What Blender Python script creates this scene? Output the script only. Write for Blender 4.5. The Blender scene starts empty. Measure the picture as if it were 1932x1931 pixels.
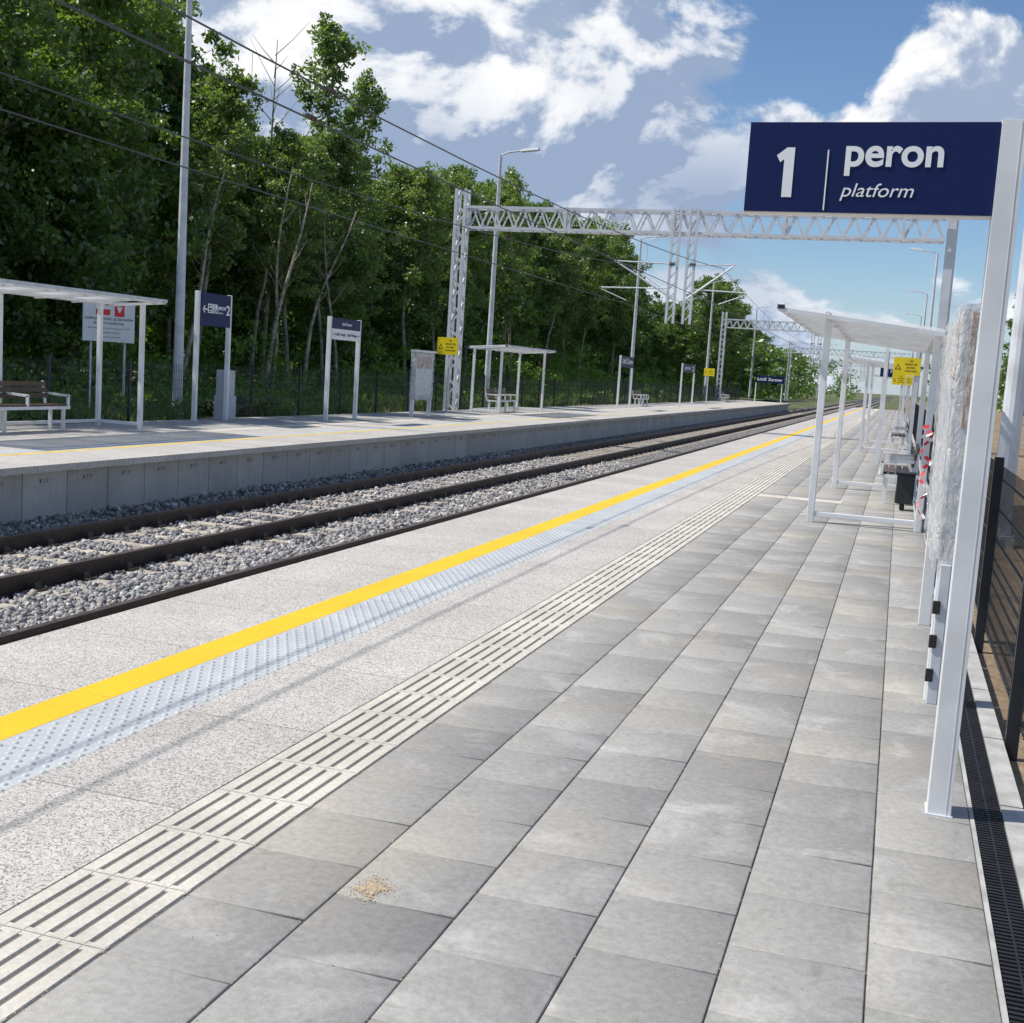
import bpy, math, random
import numpy as np
from mathutils import Vector, Matrix
random.seed(3); rng=np.random.default_rng(5)
sc=bpy.context.scene
sc.view_settings.view_transform='Standard'; sc.view_settings.look='None'; sc.view_settings.exposure=0
COL=sc.collection

# ------------------------------------------------------------ node helpers
class NT:
    def __init__(s,nt): s.nt=nt; s.N=nt.nodes; s.L=nt.links
    def node(s,t,props=None,**inp):
        n=s.N.new(t)
        for k,v in (props or {}).items(): setattr(n,k,v)
        for k,v in inp.items():
            k2=int(k[1:]) if (k[0]=='i' and k[1:].isdigit()) else k.replace('_',' ')
            s.set(n.inputs[k2],v)
        return n
    def set(s,sock,v):
        if isinstance(v,bpy.types.NodeSocket): s.L.new(v,sock)
        elif isinstance(v,bpy.types.Node): s.L.new(v.outputs[0],sock)
        else:
            if isinstance(v,(tuple,list)) and len(v)==3 and sock.type=='RGBA': v=(*v,1)
            sock.default_value=v
    def m(s,op,a,b=0.0,c=0.0,clamp=False):
        n=s.N.new('ShaderNodeMath'); n.operation=op; n.use_clamp=clamp
        s.set(n.inputs[0],a); s.set(n.inputs[1],b); s.set(n.inputs[2],c); return n.outputs[0]
    def noise(s,vec,scale,detail=4,rough=.55,lac=2.0,dist=0):
        n=s.node('ShaderNodeTexNoise',Vector=vec,Scale=scale,Detail=float(detail),Roughness=rough,Lacunarity=lac,Distortion=dist)
        return n.outputs[0]
    def ramp(s,f,stops):
        n=s.N.new('ShaderNodeValToRGB'); s.set(n.inputs[0],f); cr=n.color_ramp
        while len(cr.elements)<len(stops): cr.elements.new(.5)
        for e,(p,c) in zip(cr.elements,stops):
            e.position=p; e.color=(*c,1) if isinstance(c,(tuple,list)) else (c,c,c,1)
        return n.outputs[0]
    def mix(s,f,a,b,mode='MIX'):
        n=s.N.new('ShaderNodeMix'); n.data_type='RGBA'; n.blend_type=mode
        s.set(n.inputs[0],f); s.set(n.inputs[6],a); s.set(n.inputs[7],b); return n.outputs[2]
    def maprange(s,v,a,b,c=0.,d=1.,smooth=True):
        n=s.N.new('ShaderNodeMapRange'); n.interpolation_type='SMOOTHSTEP' if smooth else 'LINEAR'
        for i,x in enumerate((v,a,b,c,d)): s.set(n.inputs[i],x)
        return n.outputs[0]
    def xyz(s,vec):
        n=s.node('ShaderNodeSeparateXYZ',i0=vec); return n.outputs
    def comb(s,x,y,z):
        return s.node('ShaderNodeCombineXYZ',i0=x,i1=y,i2=z).outputs[0]
    def bump(s,h,strength=.3,dist=.01):
        return s.node('ShaderNodeBump',Strength=strength,Distance=dist,Height=h).outputs[0]

def newmat(name):
    m=bpy.data.materials.new(name); m.use_nodes=True
    t=NT(m.node_tree); b=t.N['Principled BSDF']
    co=t.node('ShaderNodeTexCoord').outputs['Object']
    return m,t,b,co
def simple(name,col,rough=.5,var=.12,scale=6,bump=0,bscale=80,metal=0,spec=.5):
    m,t,b,co=newmat(name)
    n=t.noise(co,scale,4,.6)
    f=t.maprange(n,.3,.7,1-var,1+var*.6)
    c=t.mix(1.0,(*col,1),t.comb(f,f,f),'MULTIPLY')
    t.set(b.inputs['Base Color'],c); b.inputs['Roughness'].default_value=rough; b.inputs['Metallic'].default_value=metal
    b.inputs['Specular IOR Level'].default_value=spec
    if bump: t.set(b.inputs['Normal'],t.bump(t.noise(co,bscale,4),bump,.005))
    return m
M={}
M['white']=simple('white_paint',(.76,.76,.76),.4,.10,3)
M['steel']=simple('galvanised_steel',(.62,.64,.67),.45,.15,4)
M['lattice']=simple('light_grey_steel',(.66,.68,.71),.5,.1,2)
M['navy']=simple('navy_enamel',(.006,.014,.085),.42,.10,60,spec=.25)
M['txt']=simple('white_lettering',(.88,.88,.88),.5,.0,5)
M['yellowp']=simple('yellow_panel',(.88,.68,.01),.45,.08,8)
M['black']=simple('black_plastic',(.02,.02,.022),.45,.3,8)
M['fence']=simple('anthracite_coating',(.018,.022,.028),.4,.2,8)
M['wood']=simple('bench_wood',(.11,.065,.045),.5,.4,14,.3)
M['rail']=simple('rusted_rail',(.040,.024,.019),.55,.45,9,.2)
M['railtop']=simple('rail_head',(.10,.072,.060),.4,.4,7)
M['clip']=simple('rail_clip',(.045,.028,.022),.6,.3,20)
M['sleeper']=simple('concrete_sleeper',(.50,.44,.36),.9,.3,4,.4)
M['conc']=simple('kerb_concrete',(.46,.45,.43),.85,.25,5,.4)
M['sand']=simple('joint_sand',(.17,.145,.115),.95,.4,30)
M['wire']=simple('catenary_wire',(.05,.055,.06),.5,.1,3)
M['insul']=simple('insulator',(.07,.045,.04),.3,.1,3)
M['card']=simple('cardboard',(.50,.31,.17),.8,.25,9,.2)
M['red']=simple('red_tape',(.75,.03,.04),.4,.1,9)
M['grey']=simple('grey_cabinet',(.50,.52,.53),.5,.12,5)
M['paper']=simple('white_board',(.80,.81,.82),.5,.06,5)
M['barkl']=simple('light_bark',(.26,.23,.17),.9,.5,5,.6,20)
M['barkd']=simple('dark_bark',(.11,.085,.065),.95,.4,6,.6,20)
M['barkb']=simple('birch_bark',(.36,.32,.24),.85,.6,4,.4,20)
M['spill']=simple('spilled_sand',(.50,.40,.27),.95,.2,60,.5)

def leafmat(name,c1,c2,tr=.35):
    m=bpy.data.materials.new(name); m.use_nodes=True; t=NT(m.node_tree); t.N.clear()
    a=t.node('ShaderNodeAttribute',{'attribute_name':'tint'}).outputs['Fac']
    oi=t.node('ShaderNodeObjectInfo').outputs['Random']
    f=t.m('ADD',t.m('MULTIPLY',a,.75),t.m('MULTIPLY',oi,.35),clamp=True)
    c=t.mix(f,(*c1,1),(*c2,1))
    d=t.node('ShaderNodeBsdfDiffuse',Color=c)
    tl=t.node('ShaderNodeBsdfTranslucent',Color=t.mix(1.0,c,(1.9,2.1,.75,1),'MULTIPLY'))
    g=t.node('ShaderNodeBsdfGlossy',Color=(.7,.7,.7,1),Roughness=.42)
    mx=t.node('ShaderNodeMixShader',i0=tr,i1=d,i2=tl)
    mx2=t.node('ShaderNodeMixShader',i0=.08,i1=mx,i2=g)
    t.node('ShaderNodeOutputMaterial',Surface=mx2)
    return m
M['leafA']=leafmat('foliage_broadleaf',(.056,.105,.026),(.165,.240,.060),.44)
M['leafB']=leafmat('foliage_birch',(.085,.135,.040),(.20,.265,.080),.44)
M['leafC']=leafmat('foliage_undergrowth',(.070,.130,.020),(.18,.30,.05),.44)
M['grass']=leafmat('grass_blades',(.070,.110,.025),(.23,.28,.09),.35)

def agg_mat(name,base=(.63,.60,.555),joint=1.0,axoff=0.):
    m,t,b,co=newmat(name); x,y,z=t.xyz(co)
    v=t.node('ShaderNodeTexVoronoi',Vector=co,Scale=150.0)
    n1=t.noise(co,260,3,.7); n2=t.noise(co,1.3,4,.6)
    vr=t.node('ShaderNodeSeparateColor',i0=v.outputs['Color']).outputs[0]
    sp=t.ramp(vr,[(0,.36),(.22,.64),(.5,.95),(1,1.13)])
    c=t.mix(1.0,(*base,1),sp,'MULTIPLY')
    c=t.mix(.75,c,t.ramp(n1,[(.32,.55),(.5,1.0),(.7,1.12)]),'MULTIPLY')
    g=t.ramp(n2,[(.3,(.88,.86,.84)),(.7,(1.05,1.05,1.05))])
    c=t.mix(1.0,c,g,'MULTIPLY')
    ya=t.m('DIVIDE',t.m('ADD',y,axoff),joint)
    wn=t.node('ShaderNodeTexWhiteNoise',{'noise_dimensions':'1D'},W=t.m('FLOOR',t.m('ADD',ya,.5))).outputs[0]
    kv=t.maprange(wn,0,1,.94,1.04,False); c=t.mix(1.0,c,t.comb(kv,kv,kv),'MULTIPLY')
    fr=t.m('ABSOLUTE',t.m('SUBTRACT',t.m('FRACT',t.m('ADD',ya,.0)),.5))
    fr=t.m('ABSOLUTE',t.m('SUBTRACT',t.m('FRACT',t.m('ADD',ya,.5)),.5))
    j=t.maprange(fr,.002/joint,.005/joint,1,0)
    c=t.mix(t.m('MULTIPLY',j,.0),c,(.14,.12,.10,1))
    fr2=t.m('ABSOLUTE',t.m('SUBTRACT',t.m('FRACT',ya),.5))
    j=t.maprange(fr2,.002/joint,.005/joint,1,0)
    c=t.mix(t.m('MULTIPLY',j,.7),c,(.14,.12,.10,1))
    t.set(b.inputs['Base Color'],c); b.inputs['Roughness'].default_value=.9
    h=t.m('SUBTRACT',vr,t.m('MULTIPLY',j,2.))
    t.set(b.inputs['Normal'],t.bump(h,.5,.002))
    return m
M['agg']=agg_mat('exposed_aggregate_slab')
def flat_mat(name,base,joint=1.0,off=0.,rough=.6,var=.1,dirt=.15):
    m,t,b,co=newmat(name); x,y,z=t.xyz(co)
    n2=t.noise(co,2.2,5,.65); n3=t.noise(co,60,3,.6)
    f=t.maprange(n2,.3,.7,1-dirt,1.0+var*.3)
    f2=t.maprange(n3,.3,.7,1-var,1+var*.5)
    ff=t.m('MULTIPLY',f,f2)
    c=t.mix(1.0,(*base,1),t.comb(ff,ff,ff),'MULTIPLY')
    fr=t.m('ABSOLUTE',t.m('SUBTRACT',t.m('FRACT',t.m('DIVIDE',t.m('ADD',y,off),joint)),.5))
    j=t.maprange(fr,.0015/joint,.004/joint,1,0)
    c=t.mix(t.m('MULTIPLY',j,.5),c,(.2,.18,.14,1))
    t.set(b.inputs['Base Color'],c); b.inputs['Roughness'].default_value=rough
    t.set(b.inputs['Normal'],t.bump(n3,.2,.002))
    return m
M['yel']=flat_mat('yellow_safety_line',(.90,.56,.012),1.0,0,.6,.1,.08)
M['yel2']=flat_mat('faded_yellow_line',(.80,.58,.14),1.0,0,.6,.1,.2)
M['stud']=flat_mat('blue_grey_tactile',(.535,.555,.56),.5,0,.6,.08,.14)
M['guide']=flat_mat('cream_tactile',(.68,.635,.545),50,0,.75,.12,.20)
M['groove']=flat_mat('tactile_groove',(.20,.18,.155),50,0,.9,.12,.2)
m,t,b,co=newmat('concrete_paving_tiles'); M['tile']=m
a=t.node('ShaderNodeAttribute',{'attribute_name':'tint'}).outputs['Fac']
n1=t.noise(co,2.3,6,.62,dist=.6); n2=t.noise(co,35,5,.7); n3=t.noise(co,.7,4,.5); n4=t.noise(co,7,5,.6,dist=1.2)
c=t.ramp(a,[(0,(.275,.265,.248)),(.5,(.335,.325,.303)),(1,(.385,.372,.344))])
c=t.mix(t.maprange(n1,.50,.66,0,.55),c,(.50,.485,.455,1))
c=t.mix(t.maprange(n3,.48,.68,0,.5),c,(.43,.38,.30,1))
c=t.mix(t.maprange(n4,.53,.72,0,.35),c,(.22,.21,.19,1))
k=t.maprange(n2,.3,.7,.86,1.1); c=t.mix(1.0,c,t.comb(k,k,k),'MULTIPLY')
vv=t.node('ShaderNodeTexVoronoi',Vector=co,Scale=9.0); dot=t.maprange(vv.outputs['Distance'],.02,.045,1,0)
c=t.mix(t.m('MULTIPLY',dot,.6),c,(.08,.07,.06,1))
t.set(b.inputs['Base Color'],c); b.inputs['Roughness'].default_value=.72
t.set(b.inputs['Normal'],t.bump(t.m('ADD',n2,t.noise(co,160,3)),.4,.003))
m,t,b,co=newmat('far_paving'); M['tile2']=m
br=t.node('ShaderNodeTexBrick',{'offset':.5},Vector=co,Color1=(.32,.31,.295,1),Color2=(.42,.41,.39,1),Mortar=(.14,.13,.12,1),Scale=1.0)
br.inputs['Mortar Size'].default_value=.006; br.inputs['Brick Width'].default_value=.4; br.inputs['Row Height'].default_value=.4
c=t.mix(t.maprange(t.noise(co,1.5,5),.45,.7,0,.5),br.outputs[0],(.48,.47,.44,1))
t.set(b.inputs['Base Color'],c); b.inputs['Roughness'].default_value=.8
m,t,b,co=newmat('wall_concrete'); M['wall']=m
n=t.noise(co,1.2,6,.6); n2=t.noise(co,25,4,.6)
x,y,z=t.xyz(co)
st=t.noise(t.comb(t.m('MULTIPLY',x,1),t.m('MULTIPLY',y,6),t.m('MULTIPLY',z,.8)),1.5,5,.6)
pr=t.node('ShaderNodeTexWhiteNoise',{'noise_dimensions':'1D'},W=t.m('FLOOR',t.m('DIVIDE',t.m('ADD',y,4.),.87))).outputs[0]
c=t.ramp(n,[(.3,(.44,.432,.415)),(.7,(.55,.54,.52))])
c=t.mix(t.maprange(st,.5,.75,0,.35),c,(.28,.27,.25,1))
kk=t.maprange(pr,0,1,.90,1.05,False)
k=t.m('MULTIPLY',kk,t.maprange(n2,.3,.7,.92,1.05)); c=t.mix(1.0,c,t.comb(k,k,k),'MULTIPLY')
t.set(b.inputs['Base Color'],c); b.inputs['Roughness'].default_value=.85
m,t,b,co=newmat('ballast_bed'); M['bed']=m
v=t.node('ShaderNodeTexVoronoi',Vector=co,Scale=14.0)
vr=t.node('ShaderNodeSeparateColor',i0=v.outputs['Color']).outputs[0]
c=t.ramp(vr,[(0,(.10,.095,.09)),(.4,(.28,.27,.255)),(.75,(.40,.375,.35)),(1,(.58,.56,.54))])
c=t.mix(t.maprange(v.outputs['Distance'],.35,.7,0,.8),c,(.04,.037,.034,1))
t.set(b.inputs['Base Color'],c); b.inputs['Roughness'].default_value=.9
t.set(b.inputs['Normal'],t.bump(t.m('SUBTRACT',1.,v.outputs['Distance']),1.0,.05))
m,t,b,co=newmat('ballast_stone'); M['stone']=m
a=t.node('ShaderNodeAttribute',{'attribute_name':'tint'}).outputs['Fac']
c=t.ramp(a,[(0,(.13,.13,.14)),(.25,(.26,.26,.27)),(.5,(.37,.355,.335)),(.68,(.45,.385,.325)),(.85,(.50,.49,.47)),(1,(.72,.71,.69))])
nn=t.maprange(t.noise(co,70,3,.6),.3,.7,.78,1.15); c=t.mix(1.0,c,t.comb(nn,nn,nn),'MULTIPLY')
t.set(b.inputs['Base Color'],c); b.inputs['Roughness'].default_value=.8
m,t,b,co=newmat('ground_grass_earth'); M['ground']=m
n=t.noise(co,.35,6,.65); n2=t.noise(co,9,5,.7)
c=t.ramp(n,[(.35,(.06,.095,.022)),(.5,(.10,.13,.042)),(.6,(.20,.165,.10)),(.75,(.32,.26,.18))])
c=t.mix(.8,c,t.ramp(n2,[(.3,.5),(.7,1.3)]),'MULTIPLY')
t.set(b.inputs['Base Color'],c); b.inputs['Roughness'].default_value=.95
t.set(b.inputs['Normal'],t.bump(n2,.8,.05))
m,t,b,co=newmat('bare_earth'); M['earth']=m
n=t.noise(co,.5,6,.65); n2=t.noise(co,14,5,.7)
c=t.ramp(n,[(.3,(.21,.15,.09)),(.6,(.34,.25,.16)),(.78,(.12,.12,.05))])
c=t.mix(.8,c,t.ramp(n2,[(.3,.5),(.7,1.3)]),'MULTIPLY')
t.set(b.inputs['Base Color'],c); b.inputs['Roughness'].default_value=.95
t.set(b.inputs['Normal'],t.bump(n2,.8,.04))
m,t,b,co=newmat('polycarbonate'); M['poly']=m
o=t.N['Material Output']
tl=t.node('ShaderNodeBsdfTranslucent',Color=(.80,.82,.85,1)); tp=t.node('ShaderNodeBsdfTransparent',Color=(.88,.9,.92,1))
b.inputs['Base Color'].default_value=(.75,.77,.8,1); b.inputs['Roughness'].default_value=.2
m1=t.node('ShaderNodeMixShader',i0=.5,i1=b.outputs[0],i2=tl)
m2=t.node('ShaderNodeMixShader',i0=.28,i1=m1,i2=tp)
t.L.new(m2.outputs[0],o.inputs[0])
m,t,b,co=newmat('stretch_film'); M['film']=m
o=t.N['Material Output']
x,y,z=t.xyz(co)
wv=t.noise(t.comb(t.m('MULTIPLY',x,6),t.m('MULTIPLY',y,2.5),t.m('MULTIPLY',z,1.6)),3.,5,.6,dist=1.8)
b.inputs['Base Color'].default_value=(.86,.87,.88,1); b.inputs['Roughness'].default_value=.12
t.set(b.inputs['Normal'],t.bump(wv,1.0,.08))
tp=t.node('ShaderNodeBsdfTransparent')
ms=t.node('ShaderNodeMixShader',i0=t.maprange(wv,.42,.60,.65,.25),i1=tp,i2=b.outputs[0])
t.L.new(ms.outputs[0],o.inputs[0])

# ------------------------------------------------------------ mesh builder
class MB:
    def __init__(s): s.v=[];s.f=[];s.mi=[];s.mats=[]
    def mid(s,k):
        if k not in s.mats: s.mats.append(k)
        return s.mats.index(k)
    def box(s,x0,x1,y0,y1,z0,z1,k,R=None,top_in=0):
        i=len(s.v); ti=top_in
        P=[(x0,y0,z0),(x1,y0,z0),(x1,y1,z0),(x0,y1,z0),(x0+ti,y0+ti,z1),(x1-ti,y0+ti,z1),(x1-ti,y1-ti,z1),(x0+ti,y1-ti,z1)]
        if R is not None: P=[tuple(R@Vector(p)) for p in P]
        s.v+=P
        s.f+=[(i+3,i+2,i+1,i),(i+4,i+5,i+6,i+7),(i,i+1,i+5,i+4),(i+1,i+2,i+6,i+5),(i+2,i+3,i+7,i+6),(i+3,i,i+4,i+7)]
        s.mi+=[s.mid(k)]*6
    def tube(s,pts,r,k,n=6,r2=None,caps=True):
        pts=[Vector(p) for p in pts]; N=len(pts); base=len(s.v)
        for a,p in enumerate(pts):
            d=(pts[min(a+1,N-1)]-pts[max(a-1,0)]).normalized()
            ref=Vector((0,0,1)) if abs(d.z)<.9 else Vector((1,0,0))
            u=d.cross(ref).normalized(); w=d.cross(u)
            rr=(r if r2 is None else r+(r2-r)*a/(N-1)) if not isinstance(r,list) else r[a]
            for q in range(n):
                an=2*math.pi*q/n
                s.v.append(tuple(p+u*math.cos(an)*rr+w*math.sin(an)*rr))
        m=s.mid(k)
        for a in range(N-1):
            for q in range(n):
                q2=(q+1)%n
                s.f.append((base+a*n+q,base+a*n+q2,base+(a+1)*n+q2,base+(a+1)*n+q)); s.mi.append(m)
        if caps:
            s.f.append(tuple(base+q for q in range(n))[::-1]); s.mi.append(m)
            s.f.append(tuple(base+(N-1)*n+q for q in range(n))); s.mi.append(m)
    def beam(s,a,b,w,k,h=None):
        a=Vector(a);b=Vector(b);d=b-a;L=d.length;q=d.to_track_quat('Y','Z').to_matrix().to_4x4()
        R=Matrix.Translation(a)@q; h=h or w
        s.box(-w/2,w/2,0,L,-h/2,h/2,k,R)
    def prism(s,prof,y0,y1,k,ktop=None,dx=0):
        i=len(s.v);n=len(prof)
        s.v+=[(x+dx,y0,z) for x,z in prof]+[(x+dx,y1,z) for x,z in prof]
        for a in range(n):
            b=(a+1)%n
            s.f.append((i+a,i+b,i+n+b,i+n+a))
            kk=ktop if (ktop and prof[a][1]==prof[b][1]==max(p[1] for p in prof)) else k
            s.mi.append(s.mid(kk))
        s.f.append(tuple(range(i+n-1,i-1,-1))); s.mi.append(s.mid(k))
        s.f.append(tuple(range(i+n,i+2*n))); s.mi.append(s.mid(k))
    def quad(s,p,k):
        i=len(s.v); s.v+=p; s.f.append(tuple(range(i,i+len(p)))); s.mi.append(s.mid(k))
    def obj(s,name,parent=None,bevel=0,smooth=False):
        me=bpy.data.meshes.new(name); me.from_pydata(s.v,[],s.f)
        for k in s.mats: me.materials.append(M[k])
        me.polygons.foreach_set('material_index',s.mi)
        if smooth: me.polygons.foreach_set('use_smooth',[True]*len(s.f))
        me.update()
        o=bpy.data.objects.new(name,me); COL.objects.link(o)
        if parent: o.parent=parent
        if bevel:
            bm=o.modifiers.new('bevel','BEVEL'); bm.width=bevel; bm.segments=2; bm.limit_method='ANGLE'
        return o
def np_mesh(name,V,F,mats,mi=None,tint=None,smooth=False):
    V=np.asarray(V,dtype=np.float32); F=np.asarray(F,dtype=np.int32); k=F.shape[1]
    me=bpy.data.meshes.new(name); me.vertices.add(len(V)); me.vertices.foreach_set('co',V.ravel())
    me.loops.add(F.size); me.loops.foreach_set('vertex_index',F.ravel())
    me.polygons.add(len(F)); me.polygons.foreach_set('loop_start',np.arange(0,F.size,k,dtype=np.int32))
    try: me.polygons.foreach_set('loop_total',np.full(len(F),k,dtype=np.int32))
    except Exception: pass
    for m_ in mats: me.materials.append(M[m_])
    if mi is not None: me.polygons.foreach_set('material_index',mi)
    if tint is not None:
        at=me.attributes.new('tint','FLOAT','POINT'); at.data.foreach_set('value',np.asarray(tint,dtype=np.float32))
    if smooth: me.polygons.foreach_set('use_smooth',[True]*len(F))
    me.update(calc_edges=True); me.validate()
    return me
def addobj(name,me,loc=(0,0,0),rz=0,sc_=(1,1,1),parent=None,rx=0,ry=0):
    o=bpy.data.objects.new(name,me); COL.objects.link(o); o.location=loc; o.rotation_euler=(rx,ry,rz); o.scale=sc_
    if parent: o.parent=parent
    return o
def empty(name,loc=(0,0,0)):
    o=bpy.data.objects.new(name,None); COL.objects.link(o); o.location=loc; return o
def text(body,x,y,z,size,face,parent,mat='txt',w=None,bold=0,shear=0,align='LEFT',name='lettering'):
    cu=bpy.data.curves.new(name,'FONT'); cu.body=body; cu.size=size; cu.offset=bold; cu.shear=shear; cu.extrude=.001
    cu.align_x=align; cu.materials.append(M[mat])
    o=bpy.data.objects.new(name,cu); COL.objects.link(o); o.location=(x,y,z)
    o.rotation_euler=(math.pi/2,0,0) if face=='-Y' else ((math.pi/2,0,math.pi/2) if face=='+X' else face)
    if w:
        bpy.context.view_layer.update(); d=o.dimensions.x
        if d>0: o.scale.x=w/d
    o.parent=parent
    return o

YE=125.
# ------------------------------------------------------------ ground
mb=MB(); mb.quad([(-1500,-300,-1.05),(1500,-300,-1.05),(1500,3000,-1.05),(-1500,3000,-1.05)],'ground'); mb.obj('ground')
def grid(name,x0,x1,y0,y1,nx,ny,zf,mat):
    xs=np.linspace(x0,x1,nx); ys=np.linspace(y0,y1,ny); X,Y=np.meshgrid(xs,ys); Z=zf(X,Y)
    V=np.stack([X.ravel(),Y.ravel(),Z.ravel()],1)
    i=(np.arange(ny-1)[:,None]*nx+np.arange(nx-1)[None]).ravel()
    F=np.stack([i,i+1,i+nx+1,i+nx],1)
    return addobj(name,np_mesh(name,V,F,[mat],smooth=True))
def vn(X,Y,s,seed=0):
    r=np.random.default_rng(seed); z=0
    for k in range(6):
        a=r.uniform(0,6.28); ff=s*r.uniform(.6,1.8); z=z+np.sin((X*math.cos(a)+Y*math.sin(a))*ff+r.uniform(0,6.28))
    return z/6
grid('grass_verge',-120,-15.32,-5,420,120,240,lambda X,Y:-.10+.12*vn(X,Y,.9,1)*np.clip((-15.6-X)/2,0,1)+.5*np.clip((-20-X)/12,0,1)-1.2*np.clip((Y-150)/40,0,1),'ground')
grid('bare_earth',.62,90,-3,400,90,200,lambda X,Y:-.09+.15*vn(X,Y,.8,2)*np.clip((X-1.2)/2,0,1)-.6*np.clip((X-6)/20,0,1),'earth')

# ------------------------------------------------------------ platform 1
e=empty('platform')
mb=MB()
mb.box(-4.22,.62,-4,YE,-1.04,-.09,'conc')
mb.box(-4.33,-3.49,-4,YE,-.09,.0,'agg')
mb.box(-3.49,-3.275,-4,YE,-.09,.001,'yel')
mb.box(-3.275,-2.89,-4,YE,-.09,.0,'stud')
mb.box(-2.89,-2.25,-4,YE,-.09,-.0005,'agg')
mb.box(-2.25,-1.86,-4,YE,-.09,-.005,'groove')
mb.box(-1.86,.41,-4,YE,-.09,-.008,'sand')
mb.box(.41,.425,-4,YE,-.09,.002,'conc')
mb.box(.425,.535,-4,YE,-.09,-.03,'black')
y=-4
while y<YE:
    mb.box(.535,.62,y,y+.985,-.09,.003,'conc'); y+=1
mb.obj('slabs',e)
mb=MB(); y=1.0
while y<70:
    L=.39
    for i in range(6):
        w=.39/6
        mb.box(-2.25+i*w+.0065,-2.25+(i+1)*w-.0065,y+.002,y+L-.002,-.006,.001,'guide',top_in=.0035)
    mb.box(-2.243,-1.867,y+.002,y+.022,-.006,-.0005,'guide'); mb.box(-2.243,-1.867,y+L-.022,y+L-.002,-.006,-.0005,'guide')
    y+=L
mb.box(-2.243,-1.867,y,YE,-.006,0,'guide')
mb.obj('guidance_tiles',e)
ang=np.linspace(0,2*math.pi,9)[:-1]
ring=lambda r,z:np.stack([np.cos(ang)*r,np.sin(ang)*r,np.full(8,z)],1)
dome=np.concatenate([ring(.0145,0),ring(.010,.0055)])
cs=[]
for j in range(int(30/.055)):
    yy=2.2+j*.055
    for i in range(6):
        cs.append((-3.25+(i+.5*(j%2))*.062+.012,yy,0))
cs=np.array(cs)
V=(cs[:,None,:]+dome[None]).reshape(-1,3)
fq=np.array([[a,(a+1)%8,8+(a+1)%8,8+a] for a in range(8)]+[[8,9,10,11],[8,11,12,15],[15,12,13,14]])
F=(np.arange(len(cs))[:,None,None]*16+fq[None]).reshape(-1,4)
addobj('tactile_studs',np_mesh('tactile_studs',V,F,['stud']),parent=e)
cols=[-1.86,-1.475,-1.09,-.705,-.32,.065,.41]
V=[];F=[];T=[]
for ci in range(6):
    x0,x1=cols[ci]+.0025,cols[ci+1]-.0025
    y=-1+(.196 if ci%2 else 0)+.02
    while y<YE:
        jy=random.uniform(-.0015,.0015); y0,y1=y+.0028+jy,y+.392-.0028+jy
        i=len(V); dz=random.uniform(-.0014,.0014); tx=random.uniform(-.001,.001); b_=.004
        zb=-.012
        V+=[(x0,y0,zb),(x1,y0,zb),(x1,y1,zb),(x0,y1,zb),
            (x0,y0,dz-.003),(x1,y0,dz-.003),(x1,y1,dz-.003),(x0,y1,dz-.003),
            (x0+b_,y0+b_,dz-tx),(x1-b_,y0+b_,dz+tx),(x1-b_,y1-b_,dz+tx),(x0+b_,y1-b_,dz-tx)]
        for q in range(4):
            r=(q+1)%4
            F+=[(i+q,i+r,i+4+r,i+4+q),(i+4+q,i+4+r,i+8+r,i+8+q)]
        F.append((i+8,i+9,i+10,i+11))
        T+=[min(1,max(0,random.gauss(.5,.25)))]*12
        y+=.392
addobj('paving_tiles',np_mesh('paving_tiles',V,F,['tile'],tint=T),parent=e)
mb=MB()
for i in range(3): mb.box(-1.84+i*.40,-1.84+i*.40+.39,17.5,17.9,-.002,.006,'guide')
mb.obj('tactile_crossing',e)
mb=MB(); y=1.5
while y<16:
    mb.box(.428,.477,y,y+.013,-.03,-.002,'black'); mb.box(.483,.532,y+.006,y+.019,-.03,-.002,'black'); y+=.026
mb.box(.4765,.4835,1.5,16,-.03,-.001,'black')
mb.box(.428,.532,16,YE,-.03,-.004,'black')
mb.obj('drain_grating',e)
V=[];F=[];r=random.Random(2)
for q in range(1600):
    a=r.uniform(0,6.28); d=abs(r.gauss(0,1)); d=d*.024
    cx,cy=-1.385+d*1.1*math.cos(a)+.015*math.sin(3*a),3.205+d*1.6*math.sin(a)
    s_=r.uniform(.0015,.0045); i=len(V); h=.0015+r.uniform(0,.0025)
    a0=r.uniform(0,6.28)
    V+=[(cx+s_*math.cos(a0+k*2.09),cy+s_*math.sin(a0+k*2.09),h) for k in range(3)]+[(cx,cy,h+s_*.7)]
    F+=[(i,i+1,i+3),(i+1,i+2,i+3),(i+2,i,i+3)]
addobj('sand_spill',np_mesh('sand_spill',V,F,['spill']))
V=[];F=[]
for q in range(2200):
    y=2.2+r.random()**1.5*14; x=r.uniform(-4.2,.4)
    if -3.5<x<-2.9: continue
    if r.random()<.6: x=r.choice(cols[:-1])+r.gauss(0,.010)
    s_=r.uniform(.001,.0033); i=len(V); a0=r.uniform(0,6.28)
    V+=[(x+s_*math.cos(a0+k*2.09),y+s_*math.sin(a0+k*2.09),.001) for k in range(3)]+[(x,y,.001+s_)]
    F+=[(i,i+1,i+3),(i+1,i+2,i+3),(i+2,i,i+3)]
addobj('grit',np_mesh('grit',V,F,['spill']))

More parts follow.
